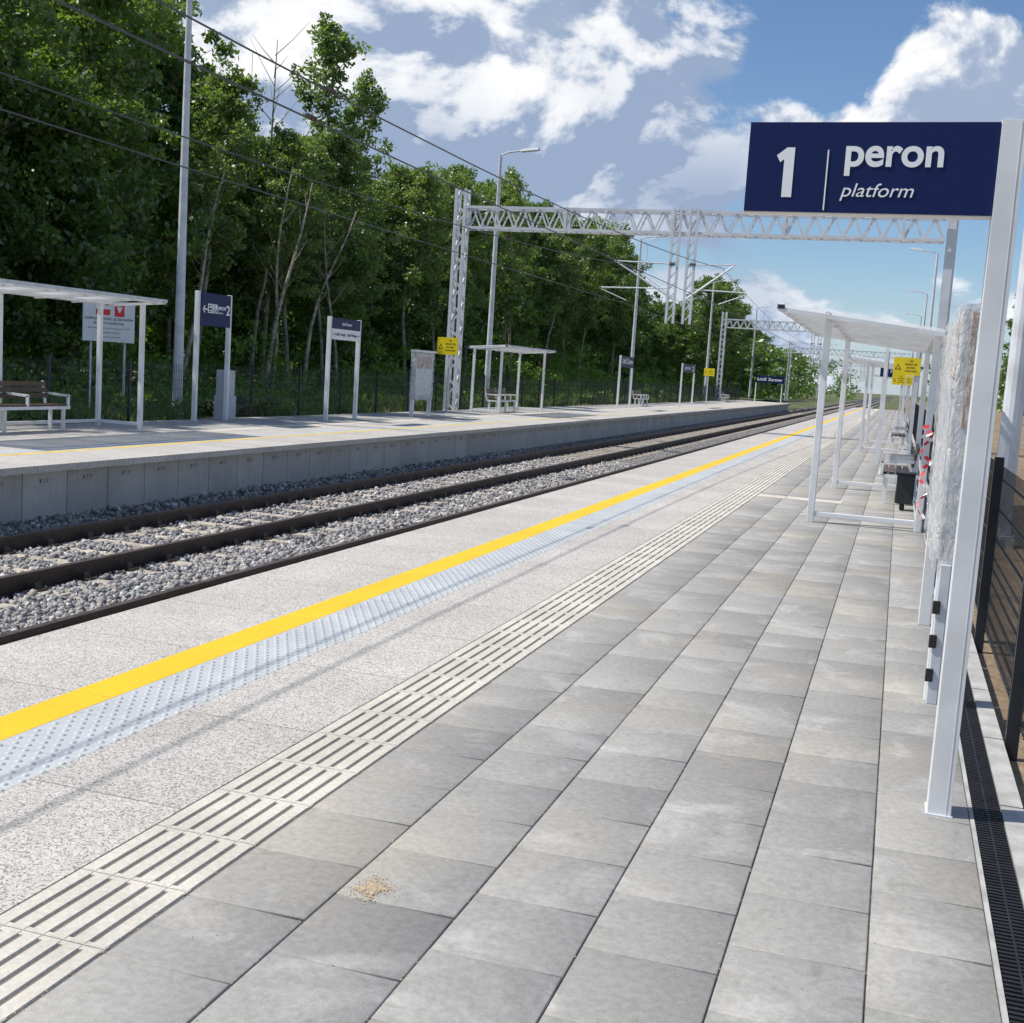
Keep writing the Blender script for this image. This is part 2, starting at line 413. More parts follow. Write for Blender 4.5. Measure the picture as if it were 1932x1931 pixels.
# ------------------------------------------------------------ platform 2
e=empty('platform')
mb=MB()
Y0=-4;Y1=122
mb.box(-15.3,-10.62,Y0,Y1,-1.04,-.09,'conc')
for a,b_,k,z in [(-11.4,-10.3,'agg',0),(-11.57,-11.4,'yel2',.001),(-12.0,-11.57,'stud',0),(-12.9,-12.0,'agg',0),(-13.2,-12.9,'guide',.001),(-15.3,-13.2,'tile2',0)]:
    mb.box(a,b_,Y0,Y1,-.09,z,k)
mb.obj('slabs',e)
mb=MB(); y=Y0
while y<Y1-.87:
    mb.box(-10.62,-10.55,y+.008,y+.862,-1.04,-.092,'wall')
    cy=y+.43
    mb.box(-10.552,-10.544,cy-.10,cy+.10,-.265,-.215,'sand')
    for q in (-.06,0,.06): mb.box(-10.5445,-10.538,cy+q-.022,cy+q+.022,-.262,-.218,'wall')
    y+=.87
mb.obj('retaining_wall',e)

# ------------------------------------------------------------ tracks
def bedz(X,Y):
    z=-.925+.0*X
    z=np.where(X<-10.15,-.925+np.clip((-10.15-X)/.35,0,1)*.19,z)
    return z+.010*vn(X,Y,9,4)
grid('ballast_bed',-10.56,-4.22,-4,700,60,300,bedz,'bed')
RT=-.72
prof=[(-.07,-.172),(.07,-.172),(.07,-.160),(.012,-.145),(.010,-.045),(.036,-.038),(.036,-.004),(.030,0),(-.030,0),(-.036,-.004),(-.036,-.038),(-.010,-.045),(-.012,-.145),(-.07,-.160)]
prof=[(x*1.15,z*1.2+RT) for x,z in prof]
R1=((-6.50,-4.92),(-9.79,-8.12))
for (ra,rb) in R1:
    e=empty('railway_track')
    mb=MB()
    for r in (ra,rb): mb.prism(prof,-4,900,'rail','railtop',dx=r)
    mb.obj('rails',e)
    mb=MB(); y=-3
    c=(ra+rb)/2
    while y<260:
        mb.box(c-1.3,c+1.3,y-.13,y+.13,-1.03,-.900+random.uniform(-.004,.004),'sleeper',top_in=.02)
        y+=.75
    mb.obj('sleepers',e)
    mb=MB(); y=-3
    while y<110:
        for r in (ra,rb):
            for s_ in (-1,1):
                mb.box(r+s_*.13-.05,r+s_*.13+.05,y-.085,y+.085,-.905,-.875,'clip')
                mb.box(r+s_*.105-.03,r+s_*.105+.03,y-.055,y+.055,-.875,-.82,'clip',top_in=.014)
        y+=.75
    mb.obj('rail_clips',e)
phi=(1+5**.5)/2
ico=np.array([(-1,phi,0),(1,phi,0),(-1,-phi,0),(1,-phi,0),(0,-1,phi),(0,1,phi),(0,-1,-phi),(0,1,-phi),(phi,0,-1),(phi,0,1),(-phi,0,-1),(-phi,0,1)])/1.9
icf=np.array([(0,11,5),(0,5,1),(0,1,7),(0,7,10),(0,10,11),(1,5,9),(5,11,4),(11,10,2),(10,7,6),(7,1,8),(3,9,4),(3,4,2),(3,2,6),(3,6,8),(3,8,9),(4,9,5),(2,4,11),(6,2,10),(8,6,7),(9,8,1)])
def stones(n,x0,x1,y0,y1,smin,smax):
    X=rng.uniform(x0,x1,n);Y=rng.uniform(y0,y1,n)
    ph=((Y+3+.375)%.75)-.375
    on=(np.abs(ph)<.12)&(((X>-7.0)&(X<-4.4))|((X>-10.25)&(X<-7.65)))
    keep=~on|(rng.random(n)<.14)
    for r in (-6.50,-4.92,-9.79,-8.12): keep&=np.abs(X-r)>.09
    X=X[keep];Y=Y[keep];n=len(X)
    Z=bedz(X,Y)+rng.uniform(-.012,.030,n)
    s=rng.uniform(smin,smax,n)
    S=s[:,None]*rng.uniform(.5,1.3,(n,3)); S[:,2]*=.85
    P=ico[None]*rng.uniform(.5,1.35,(n,12,1))*S[:,None,:]
    a=rng.uniform(0,6.28,n); b=rng.uniform(-1.2,1.2,n)
    ca,sa,cb,sb=np.cos(a),np.sin(a),np.cos(b),np.sin(b)
    x,y,z=P[...,0],P[...,1],P[...,2]
    x,z=x*cb[:,None]-z*sb[:,None],x*sb[:,None]+z*cb[:,None]
    x,y=x*ca[:,None]-y*sa[:,None],x*sa[:,None]+y*ca[:,None]
    V=np.stack([x+X[:,None],y+Y[:,None],z+Z[:,None]],2).reshape(-1,3)
    F=(np.arange(n)[:,None,None]*12+icf[None]).reshape(-1,3)
    T=np.repeat(np.clip(rng.normal(.45,.28,n),0,1),12)
    return V,F,T
A=stones(34000,-10.5,-5.2,5.,14,.022,.046); B=stones(28000,-10.5,-5.2,14,34,.030,.052)
V=np.concatenate([A[0],B[0]]);F=np.concatenate([A[1],B[1]+len(A[0])]);T=np.concatenate([A[2],B[2]])
addobj('ballast_stones',np_mesh('ballast_stones',V,F,['stone'],tint=T))

# ------------------------------------------------------------ shelters
def shelter(xf,xb,y0,y1,zf,zb,over,mid=False):
    d=1 if xf>xb else -1
    e=empty('platform_shelter'); mb=MB(); w=.04
    for y in (y0,y1):
        mb.box(xf-w,xf+w,y-w,y+w,0,zf-.09,'white'); mb.box(xb-w,xb+w,y-w,y+w,0,zb-.03,'white')
        mb.box(min(xf,xb)+w,max(xf,xb)-w,y-.03,y+.03,.07,.13,'white')
    if mid:
        ym=(y0+y1)/2
        mb.box(xb-w,xb+w,ym-w,ym+w,0,zb-.03,'white')
    mb.box(xb-.03,xb+.03,min(y0,y1)+w,max(y0,y1)-w,.07,.13,'white')
    mb.obj('frame',e,bevel=.006)
    XF=xf+d*over; XB=xb-d*.13; mb=MB()
    def rz(x): return zb+(zf-zb)*(x-XB)/(XF-XB)
    ya,yb=y0-.35,y1+.35
    n=6
    for i in range(n+1):
        y=ya+(yb-ya)*i/n
        mb.beam((XB,y,rz(XB)-.03),(XF,y,rz(XF)-.03),.045,'white',.05)
    for x in (XB,xb,xf,XF):
        mb.beam((x,ya,rz(x)+.002),(x,yb,rz(x)+.002),.05,'white',.05)
    mb.beam((XF+d*.027,ya-.03,rz(XF)+.004),(XF+d*.027,yb+.03,rz(XF)+.004),.012,'steel',.06)
    for y in (ya,yb):
        mb.beam((XF-d*.06,y-.024,rz(XF)),(XF+d*.02,y-.024,rz(XF)),.012,'black',.05)
        mb.beam((XB-d*.02,y-.024,rz(XB)),(XB+d*.06,y-.024,rz(XB)),.012,'black',.05)
    mb.obj('roof_frame',e)
    mb=MB()
    mb.quad([(XB,ya,rz(XB)+.035),(XF,ya,rz(XF)+.035),(XF,yb,rz(XF)+.035),(XB,yb,rz(XB)+.035)],'poly')
    mb.obj('roof_sheet',e)
    return e
def bench(x,y0,y1,d):
    e=empty('platform_bench'); mb=MB()
    for i in range(4): mb.box(x+d*(.08+.1*i)-.04,x+d*(.08+.1*i)+.04,y0,y1,.44,.47,'wood')
    for i in range(3): 
        zz=.56+.1*i; xx=x-d*.03*i
        mb.box(xx-.015,xx+.015,y0,y1,zz,zz+.08,'wood')
    mb.obj('slats',e)
    mb=MB()
    mb.box(x+min(0,d*.46),x+max(0,d*.46),y0-.04,y1+.04,.385,.435,'white')
    for y in (y0+.02,(y0+y1)/2,y1-.02):
        mb.box(x+d*.08-.03,x+d*.08+.03,y-.02,y+.02,.0,.385,'white')
        mb.box(x+d*.36-.03,x+d*.36+.03,y-.02,y+.02,.0,.385,'white')
        mb.beam((x-d*.022,y,.43),(x-d*.10,y,.86),.035,'white')
    for y in (y0-.03,y0+(y1-y0)*.36,y0+(y1-y0)*.66,y1+.03):
        mb.beam((x-d*.02,y,.64),(x+d*.44,y,.62),.04,'white'); mb.beam((x+d*.42,y,.435),(x+d*.42,y,.62),.04,'white')
    mb.obj('frame',e)
shelter(-.90,.34,14.8,20.3,2.53,2.32,.55)
shelter(-.90,.34,33.5,39.0,2.53,2.32,.55)
shelter(-.90,.34,62,67.5,2.53,2.32,.55)
shelter(-13.8,-14.75,14.2,19.6,2.46,2.36,.25,True)
shelter(-13.45,-14.48,40.1,45.4,2.40,2.28,.3)
bench(.26,18.2,20.0,-1); bench(.26,35,37,-1)
bench(-14.55,14.9,17.9,1); bench(-14.35,41.4,43.6,1); bench(-14.2,66,68,1); bench(-14.2,100,102,1)

# ------------------------------------------------------------ platform sign "1 peron"
e=empty('platform_sign')
mb=MB(); mb.box(.252,.338,4.745,4.865,0,2.605,'white'); mb.box(.318,.322,4.7435,4.7448,.01,2.6,'steel'); mb.obj('post',e,bevel=.007)
mb=MB(); mb.box(.245,.345,4.735,4.875,-.0,.006,'steel'); mb.obj('base',e)
mb=MB(); mb.box(-.65,.2515,4.765,4.845,2.262,2.60,'white'); mb.obj('panel_body',e,bevel=.004)
mb=MB(); mb.box(-.648,.2505,4.757,4.7645,2.266,2.599,'navy'); mb.obj('panel_face',e)
x0=-.65;z0=2.262;yf=4.755
P=[(.36,0),(.62,0),(.62,1),(.42,1),(.16,.84),(.26,.70),(.36,.765)]
mb=MB(); mb.quad([(x0+.088+px*.185*.78,yf,z0+.058+pz*.185) for px,pz in P],'txt'); mb.obj('number',e)
mb=MB(); mb.box(x0+.299,x0+.304,yf-.001,yf+.0015,z0+.012,z0+.235,'txt'); mb.obj('divider',e)
text('peron',x0+.36,yf,z0+.178,.150,'-Y',e,w=.35,bold=.0035,name='lettering')
text('platform',x0+.357,yf,z0+.064,.071,'-Y',e,w=.265,shear=.25,name='lettering_small')

# ------------------------------------------------------------ wrapped notice board
e=empty('notice_board')
mb=MB()
for y in (6.6,8.8): mb.box(.27,.35,y-.04,y+.04,0,.74,'white')
mb.box(.28,.335,6.5,6.56,.0,.74,'steel')
for z in (.12,.3,.48): mb.box(.262,.30,6.49,6.499,z,z+.07,'black')
mb.obj('posts',e,bevel=.005)
mb=MB(); mb.box(.27,.41,6.56,8.84,.74,2.05,'paper'); mb.box(.31,.335,6.552,6.5595,1.45,2.04,'card')
mb.box(.262,.2695,6.6,8.8,.76,2.03,'white'); mb.box(.2585,.2615,6.8,8.6,.9,1.65,'steel'); mb.box(.2585,.2615,6.75,7.0,1.70,2.0,'card'); mb.obj('case',e)
def shell(x0,x1,y0,y1,z0,z1,amp,seed):
    nz=40; ring=[]
    for t in np.linspace(x0,x1,6)[:-1]: ring.append((t,y0))
    for t in np.linspace(y0,y1,24)[:-1]: ring.append((x1,t))
    for t in np.linspace(x1,x0,6)[:-1]: ring.append((t,y1))
    for t in np.linspace(y1,y0,24)[:-1]: ring.append((x0,t))
    r=random.Random(seed); V=[];F=[];n=len(ring)
    for k in range(nz+1):
        z=z0+(z1-z0)*k/nz
        for (x,y) in ring: V.append((x+r.uniform(-amp,amp),y+r.uniform(-amp,amp),z+r.uniform(-amp,amp)))
    for k in range(nz):
        for q in range(n):
            q2=(q+1)%n; F.append((k*n+q,k*n+q2,(k+1)*n+q2,(k+1)*n+q))
    return np_mesh('film',np.array(V),np.array(F),['film'])
addobj('plastic_film',shell(.245,.425,6.52,8.88,.70,2.08,.007,2),parent=e)

# ------------------------------------------------------------ red/white tape
mb=MB(); r=random.Random(4)
def ribbon(p,w=.05):
    for i in range(len(p)-1):
        a=Vector(p[i]);b=Vector(p[i+1]); o=Vector((w*r.uniform(.4,1)*(1 if i%3 else -.6),0,w*.4))
        k='red' if i%2 else 'paper'
        mb.quad([tuple(a),tuple(a+o),tuple(b+o*.9),tuple(b)],k)
p=[];x,y,z=.33,14.72,1.20
for i in range(26):
    p.append((x+.05*math.sin(i*.9)+r.uniform(-.02,.02),y+r.uniform(-.03,.03),z)); z-=.045
ribbon(p,.06)
p=[(.30+.03*math.sin(i),14.72-i*.015,1.25-abs(i-5)*.03) for i in range(10)]
ribbon(p,.07)
mb.obj('barrier_tape')
mb=MB(); mb.box(.06,.30,17.3,17.6,.10,.50,'black'); mb.box(.04,.32,17.28,17.62,.501,.53,'black'); mb.tube([(.16,17.45,0),(.16,17.45,.1)],.04,'black'); mb.obj('litter_bin',bevel=.01)

# ------------------------------------------------------------ fences
def fence(x,y0,y1,h,step=.05,bw=.0028,bd=.005):
    mb=MB(); y=y0
    while y<=y1:
        mb.box(x-.03,x+.03,y-.02,y+.02,-.1,h+.06,'fence'); y+=2.5
    y=y0+step
    while y<y1:
        mb.box(x+.031,x+.031+bd,y-bw,y+bw,.05,h,'fence'); y+=step
    for z in np.arange(.08,h,.2):
        mb.box(x+.0365,x+.0425,y0,y1,z-.003,z+.003,'fence'); mb.box(x+.0245,x+.0305,y0,y1,z-.003,z+.003,'fence')
    mb.obj('mesh_fence')
fence(.66,1.0,70,1.17,.06,.0017,.0038)
fence(-15.42,-1,122,1.25,.07)

# ------------------------------------------------------------ lamps
def lamp(x,y,h,ang):
    mb=MB()
    mb.box(x-.16,x+.16,y-.16,y+.16,-.12,.01,'conc')
    mb.tube([(x,y,0),(x,y,h)],.125,'steel',14,.065)
    mb.tube([(x,y,0.0),(x,y,.04)],.18,'steel',10)
    dx,dy=math.cos(ang),math.sin(ang)
    mb.tube([(x,y,h-.02),(x+dx*.3,y+dy*.3,h+.10),(x+dx*.9,y+dy*.9,h+.17)],.035,'steel',8)
    R=Matrix.Translation((x+dx*.85,y+dy*.85,h+.17))@Matrix.Rotation(ang,4,'Z')@Matrix.Rotation(-.1,4,'Y')
    mb.box(0,.75,-.15,.15,-.05,.05,'steel',R,top_in=.04)
    mb.obj('street_lamp')
for y in (24.9,46,73,103,135): lamp(-16.0 if y>30 else -16.5,y,10,0.0)
for y in (15,45,76,106,136): lamp(1.25,y,10,math.pi)

# ------------------------------------------------------------ catenary portals
def lat_mast(mb,x,y,h,w=.36,ch=.09):
    def c(z,i):
        ww=w/2; return (x+(-ww if i in(0,3) else ww),y+(-ww if i<2 else ww),z)
    n=int(h/.42)
    for i in range(4): mb.beam(c(-.3,i),c(h,i),ch,'lattice')
    for k in range(n):
        za,zb=h*k/n,h*(k+1)/n
        for i in range(4):
            j=(i+1)%4
            a,b=(c(za,i),c(zb,j)) if (k+i)%2 else (c(za,j),c(zb,i))
            mb.beam(a,b,.04,'lattice')
def portal(y,xa,xb,zb,zt,hm,xd):
    mb=MB()
    lat_mast(mb,xa,y,hm,.34,.10)
    mb.box(xb-.13,xb+.13,y-.13,y-.11,-.3,hm-.4,'lattice'); mb.box(xb-.13,xb+.13,y+.11,y+.13,-.3,hm-.4,'lattice'); mb.box(xb-.01,xb+.01,y-.11,y+.11,-.3,hm-.4,'lattice')
    D=.5; n=26
    def P(k,t,s_):
        return (xa+.2+(xb-xa-.4)*k/n,y+s_*D/2,zt if t else zb)
    for t_ in (0,1):
        for s_ in (-1,1): mb.beam(P(0,t_,s_),P(n,t_,s_),.09,'lattice')
    for k in range(n):
        for s_ in (-1,1):
            mb.beam(P(k,0,s_),P(k+.5,1,s_),.05,'lattice'); mb.beam(P(k+.5,1,s_),P(k+1,0,s_),.05,'lattice')
        for t_ in (0,1): mb.beam(P(k,t_,-1 if k%2 else 1),P(k+1,t_,1 if k%2 else -1),.035,'lattice')
        if k%6==0:
            for s_ in (-1,1): mb.box(P(k,0,s_)[0]-.05,P(k,0,s_)[0]+.05,y+s_*D/2-.05,y+s_*D/2+.05,zb-.06,zt+.06,'lattice')
    for x in (xd-.28,xd+.28):
        for s_ in (-.12,.12): mb.box(x+s_-.04,x+s_+.04,y-.33,y-.27,3.45,zt+.1,'lattice')
        z=3.5
        while z<zt: mb.beam((x-.12,y-.3,z),(x+.12,y-.3,z+.3),.04,'lattice'); z+=.35
    mb.obj('catenary_portal')
    for s_,wx in ((1,-6.0),(-1,-9.1)):
        mb=MB(); x0=xd+.42*s_
        zc=4.15; zm=5.35
        mb.tube([(x0-.3*s_,y-.3,4.2),(wx+.4*s_,y-.3,zm+.05)],.035,'steel'); mb.tube([(x0-.3*s_,y-.3,5.4),(wx+.5*s_,y-.3,zm+.1)],.025,'steel')
        mb.tube([(x0,y-.3,4.6),(wx+.9*s_,y-.3,4.55)],.025,'steel'); mb.tube([(wx+.9*s_,y-.3,4.5),(wx,y-.3,zc)],.018,'steel')
        for q in range(4): mb.tube([(x0-.15*s_+q*.05*s_,y-.3,5.4),(x0-.15*s_+q*.05*s_+.02,y-.3,5.4)],.07,'insul',8)
        mb.obj('catenary_cantilever')
for y_ in (40.2,106,172,238): portal(y_,-15.3,1.0,6.42,7.12,7.75,-7.3)
mb=MB()
sup=[-20,40.2,106,172,238,300]
for wx,zc in ((-6.0,4.0),(-9.1,3.92)):
    for a,b_ in zip(sup[:-1],sup[1:]):
        P1=[];P2=[]
        for i in range(21):
            t_=i/20; y=a+(b_-a)*t_; s_=4*t_*(1-t_)
            P1.append((wx,y,zc+.12-.12*s_)); P2.append((wx,y,5.35-(5.35-zc-.36)*s_))
        mb.tube(P1,.010,'wire',4); mb.tube(P2,.010,'wire',4)
        for i in range(2,20,2):
            mb.tube([P1[i],P2[i]],.003,'wire',3)
for (x,z,yy) in ((-6.0,4.05,11.2),(-6.0,4.41,11.6)):
    for q in range(3): mb.tube([(x,yy+q*.07,z-.03),(x,yy+q*.07+.03,z-.03)],.03,'insul',8)
mb.tube([(-15.3,-20,7.9),(-15.3,40.2,7.7),(-15.3,106,7.7),(-15.3,172,7.7)],.006,'wire',4)
mb.obj('overhead_wires')

# ------------------------------------------------------------ platform 2 signs
def two_post(e,x,y0,y1,h,wp=.05):
    mb=MB()
    for y in (y0,y1): mb.box(x-wp,x+wp,y-.04,y+.04,0,h,'white')
    mb.obj('posts',e,bevel=.006)
e=empty('direction_sign'); X=-14.8
two_post(e,X,23.0,24.3,2.86)
mb=MB(); mb.box(X+.0,X+.065,23.045,24.255,2.12,2.84,'navy'); mb.obj('panel',e)
xf=X+.068
text('←',xf,23.08,2.40,.26,'+X',e,w=.20,bold=.005); text('peron',xf,23.72,2.50,.15,'+X',e,w=.32,bold=.003); text('platform',xf,23.72,2.41,.07,'+X',e,w=.22,shear=.2)
text('2',xf,24.06,2.40,.30,'+X',e,w=.16,bold=.006)
mb=MB(); mb.box(xf,xf+.002,23.31,23.49,2.41,2.61,'txt'); mb.box(xf,xf+.002,23.51,23.69,2.41,2.61,'txt')
mb.box(xf+.003,xf+.005,23.345,23.455,2.47,2.58,'navy'); mb.box(xf+.006,xf+.008,23.36,23.44,2.52,2.56,'txt'); mb.box(xf+.003,xf+.005,23.34,23.46,2.43,2.45,'navy')
mb.obj('pictogram_train',e)
mb=MB()
mb.tube([(xf+.005,23.59+.045*math.cos(a),2.475+.045*math.sin(a)) for a in np.linspace(-3.6,.6,14)],.008,'navy',5)
mb.tube([(xf+.005,23.58,2.56),(xf+.005,23.585,2.49),(xf+.005,23.635,2.49),(xf+.005,23.655,2.44)],.009,'navy',5)
mb.tube([(xf+.003,23.578,2.585),(xf+.008,23.578,2.585)],.015,'navy',8)
mb.obj('pictogram_wheelchair',e)
e=empty('station_name_sign'); X=-13.75
two_post(e,X,27.3,29.0,2.62)
mb=MB(); mb.box(X,X+.065,27.345,28.955,2.33,2.60,'navy'); mb.box(X,X+.065,27.345,28.955,2.06,2.328,'paper'); mb.obj('panel',e)
xf=X+.068
text('Łódź Zarzew',xf,28.15,2.43,.10,'+X',e,align='CENTER',bold=.002)
text('← Łódź Chojny',xf,27.38,2.16,.11,'+X',e,mat='navy',w=.70,bold=.001); text('Łódź Widzew →',xf,28.17,2.16,.11,'+X',e,mat='navy',w=.74,bold=.001)
e=empty('station_name_sign'); X=-13.2
two_post(e,X,57.6,60.4,2.62)
mb=MB(); mb.box(X,X+.07,57.645,60.355,2.05,2.60,'navy'); mb.obj('panel',e); text('Łódź Zarzew',X+.073,57.8,2.24,.36,'+X',e,w=2.4,bold=.005)
e=empty('direction_sign'); X=-12.75
two_post(e,X,72.5,77.0,2.62)
mb=MB(); mb.box(X,X+.07,72.545,76.955,2.10,2.60,'navy'); mb.obj('panel',e)
text('peron',X+.073,73.0,2.28,.30,'+X',e,w=2.0,bold=.005); text('2',X+.073,75.7,2.2,.42,'+X',e,w=.8,bold=.006)
e=empty('station_name_sign')
mb=MB()
for x in (-13.0,-10.6): mb.box(x-.05,x+.05,113.95,114.05,0,2.5,'white')
mb.obj('posts',e)
mb=MB(); mb.box(-13.05,-10.4,113.88,113.94,1.85,2.5,'navy'); mb.obj('panel',e); text('Łódź Zarzew',-12.9,113.87,2.06,.38,'-Y',e,w=2.3,bold=.006)
e=empty('notice_board'); X=-13.8
two_post(e,X,33.0,34.35,1.0,.06)
mb=MB(); mb.box(X-.05,X+.06,32.98,34.37,.55,1.92,'grey'); mb.box(X+.061,X+.066,33.05,34.3,.65,1.85,'paper'); mb.box(X+.067,X+.070,33.1,34.25,1.45,1.8,'card'); mb.box(X-.09,X+.14,32.93,34.42,1.93,1.99,'white'); mb.obj('case',e)
me=shell(X-.08,X+.09,32.95,34.4,.5,1.93,.012,5); addobj('plastic_film',me,parent=e)
def yel(x,y,z0,w,h,lines,post=None):
    e=empty('warning_sign')
    mb=MB(); mb.box(x,x+w,y-.01,y+.01,z0,z0+h,'yellowp')
    if post is not None: mb.box(post-.03,post+.03,y+.012,y+.07,0,z0+h-.02,'steel')
    mb.obj('panel',e)
    mb=MB()
    mb.quad([(x+.06*w,y-.013,z0+h*.32),(x+.28*w,y-.013,z0+h*.32),(x+.17*w,y-.013,z0+h*.62)],'black')
    mb.quad([(x+.105*w,y-.015,z0+h*.35),(x+.235*w,y-.015,z0+h*.35),(x+.17*w,y-.015,z0+h*.54)],'yellowp')
    mb.obj('pictogram',e)
    for i,l in enumerate(lines):
        text(l,x+.64*w,y-.012,z0+h*(.78-.19*i),h*.115,'-Y',e,mat='black',align='CENTER')
LN=['NIE','ZBLIŻAĆ SIĘ','DO SIECI','TRAKCYJNEJ']
yel(-.17,21.6,1.93,.44,.30,LN,.22)
yel(-.32,40.5,1.90,.42,.34,LN,.0)
yel(-.05,52,2.0,.45,.36,LN,.3)
yel(-15.15,38.2,1.95,.74,.58,LN,-14.7)
yel(-12.6,80,2.0,.7,.5,LN,-12.3)
e=empty('direction_sign'); mb=MB(); mb.box(.06,.14,46,46.08,0,2.62,'white'); mb.box(-.80,.059,46.01,46.07,2.2,2.6,'white'); mb.box(-.80,.059,46.0,46.009,2.2,2.6,'navy'); mb.obj('panel',e)
text('1',-.7,45.995,2.27,.26,'-Y',e,bold=.004); text('peron',-.45,45.995,2.38,.15,'-Y',e,w=.4)
e=empty('direction_sign'); mb=MB()
for y in (28.3,29.9): mb.box(-.42,-.34,y-.04,y+.04,0,2.6,'white')
mb.box(-.405,-.355,28.34,29.86,2.0,2.58,'navy'); mb.obj('panel',e)
e=empty('information_board')
bw=1.16
mb=MB(); mb.box(-bw/2,bw/2,-.02,.02,1.83,2.75,'paper'); mb.box(-.40,-.36,.021,.07,-.2,2.6,'steel'); mb.box(.36,.40,.021,.07,-.2,2.6,'steel')
mb.box(-.30,.02,-.024,-.0205,2.56,2.69,'txt'); mb.box(-.30,.02,-.024,-.0205,2.43,2.559,'red'); mb.box(.12,.34,-.024,-.0205,2.41,2.71,'red')
mb.quad([(x_-.01,-.026,(z_-2.5)*.8+2.56) for x_,z_ in [(.17,2.61),(.20,2.50),(.22,2.44),(.24,2.42),(.26,2.44),(.28,2.50),(.31,2.61),(.26,2.56),(.25,2.62),(.23,2.62),(.22,2.56)]][::-1],'txt')
mb.obj('panel',e)
for i,(l,s_,w_) in enumerate([('DOFINANSOWANO ZE ŚRODKÓW',.075,1.08),('BUDŻETU PAŃSTWA',.075,.68),('„Rewitalizacja linii kolejowej nr 25”',.045,.98),('DOFINANSOWANIE',.04,.5),('CAŁKOWITA WARTOŚĆ',.04,.5)]):
    text(l,0,-.022,2.32-.10*i,s_,(math.pi/2,0,0),e,mat='black',w=w_,align='CENTER',bold=.001 if i<2 else 0)
e.location=(-17.3,23.3,-.20); e.rotation_euler=(0,0,math.radians(52))
mb=MB(); mb.box(-15.25,-14.95,24.5,25.0,0,.55,'grey'); mb.box(-15.22,-14.98,24.53,24.97,.55,1.15,'grey'); mb.obj('electrical_cabinet',bevel=.01)
mb=MB(); r=random.Random(9)
for i in range(9):
    R=Matrix.Translation((-17+r.uniform(-.4,.4),28.5+r.uniform(-2.2,2.2),.12+.08*(i%3)))@Matrix.Rotation(r.uniform(-.4,.4)+1.57,4,'Z')@Matrix.Rotation(r.uniform(-.15,.15),4,'Y')
    mb.box(-.8,.8,-.12,.12,-.04,.04,'barkd',R)
mb.obj('plank_pile')

# ------------------------------------------------------------ trees
def leaves(C,R,per,size,r,up=.35):
    n=len(C)*per
    cc=np.repeat(C,per,0); rr=np.repeat(R,per)[:,None]
    g=r.normal(0,1,(n,3)); g/=np.linalg.norm(g,axis=1)[:,None]; g*=r.random((n,1))**.5
    g[:,2]*=.7
    P=cc+g*rr
    nr=r.normal(0,1,(n,3)); nr[:,2]+=up; nr/=np.linalg.norm(nr,axis=1)[:,None]
    t_=r.normal(0,1,(n,3)); u=np.cross(nr,t_); u/=np.linalg.norm(u,axis=1)[:,None]; w=np.cross(nr,u)
    s=(size*r.uniform(.6,1.3,n))[:,None]
    V=np.stack([P-u*s,P+w*s*.55,P+u*s,P-w*s*.55],1).reshape(-1,3)
    F=np.arange(n*4).reshape(-1,4)
    tb=np.repeat(r.uniform(0,.8,len(C)),per)+r.uniform(-.1,.3,n)
    return V,F,np.repeat(np.clip(tb,0,1),4)
def tree_mesh(name,seed,h,cb,cr,bark,leaf,nl=26,per=95,ls=.10,tr=.13,lean=.6,narrow=False,drop=0.):
    r=np.random.default_rng(seed); R_=random.Random(seed); mb=MB()
    N=10; path=[]; lx,ly=R_.uniform(-lean,lean),R_.uniform(-lean,lean)
    wob=[(R_.uniform(-.15,.15),R_.uniform(-.15,.15)) for _ in range(N)]
    for i in range(N):
        t_=i/(N-1); path.append(Vector((lx*t_**1.3+wob[i][0]*t_,ly*t_**1.3+wob[i][1]*t_,h*.95*t_)))
    mb.tube(path,[tr*(1-.88*i/(N-1)) for i in range(N)],bark,7)
    C=[];Rr=[]
    def at(t_):
        q=t_*(N-1); i=min(int(q),N-2); return path[i].lerp(path[i+1],q-i)
    for k in range(nl):
        t_=cb+(1-cb)*((k+.5)/nl)**.9*.97; a=k*2.4+R_.uniform(-.5,.5)
        prof_=math.sin(math.pi*min(1,max(.0,(t_-cb)/(1-cb)*.82+.16)))**.7
        L=cr*prof_*R_.uniform(.5,1.35)
        rise=R_.uniform(.25,.9) if not narrow else R_.uniform(1.,1.8)
        p0=at(t_); d=Vector((math.cos(a),math.sin(a),rise)).normalized()
        pts=[p0]
        for s_ in range(1,5):
            d2=(d+Vector((R_.uniform(-.25,.25),R_.uniform(-.25,.25),R_.uniform(-.2,.15)))).normalized()
            pts.append(pts[-1]+d2*L/4)
        r0=tr*(1-.85*t_)*.40+.007
        mb.tube(pts,r0,bark,4,.005,caps=False)
        for s_ in range(1,5):
            for q in range(2 if s_<4 else 3):
                if R_.random()<drop: continue
                c=pts[s_]+Vector((R_.gauss(0,.30),R_.gauss(0,.30),R_.gauss(.05,.26)))*(.6+.25*cr/2)
                C.append(c); Rr.append(R_.uniform(.22,.58)*(.55+.22*cr))
                if R_.random()<.4: mb.tube([pts[s_],c],.007,bark,3,.004,caps=False)
    for q in range(4):
        C.append(at(1)+Vector((R_.gauss(0,.2),R_.gauss(0,.2),R_.uniform(-.3,.25)))); Rr.append(.35)
    C=np.array([tuple(c) for c in C]); Rr=np.array(Rr)
    V,F,T=leaves(C,Rr,per,ls,r)
    tv=np.array(mb.v); tf=[f for f in mb.f if len(f)==4]
    V2=np.concatenate([tv,V]); F2=np.concatenate([np.array(tf),F+len(tv)])
    mi=np.concatenate([np.zeros(len(tf),int),np.ones(len(F),int)]).astype(np.int32)
    T2=np.concatenate([np.zeros(len(tv)),T])
    return np_mesh(name,V2,F2,[bark,leaf],mi,T2)
PH=[12.5,11.5,13.0,13.0,12.0,14.5,8.0]
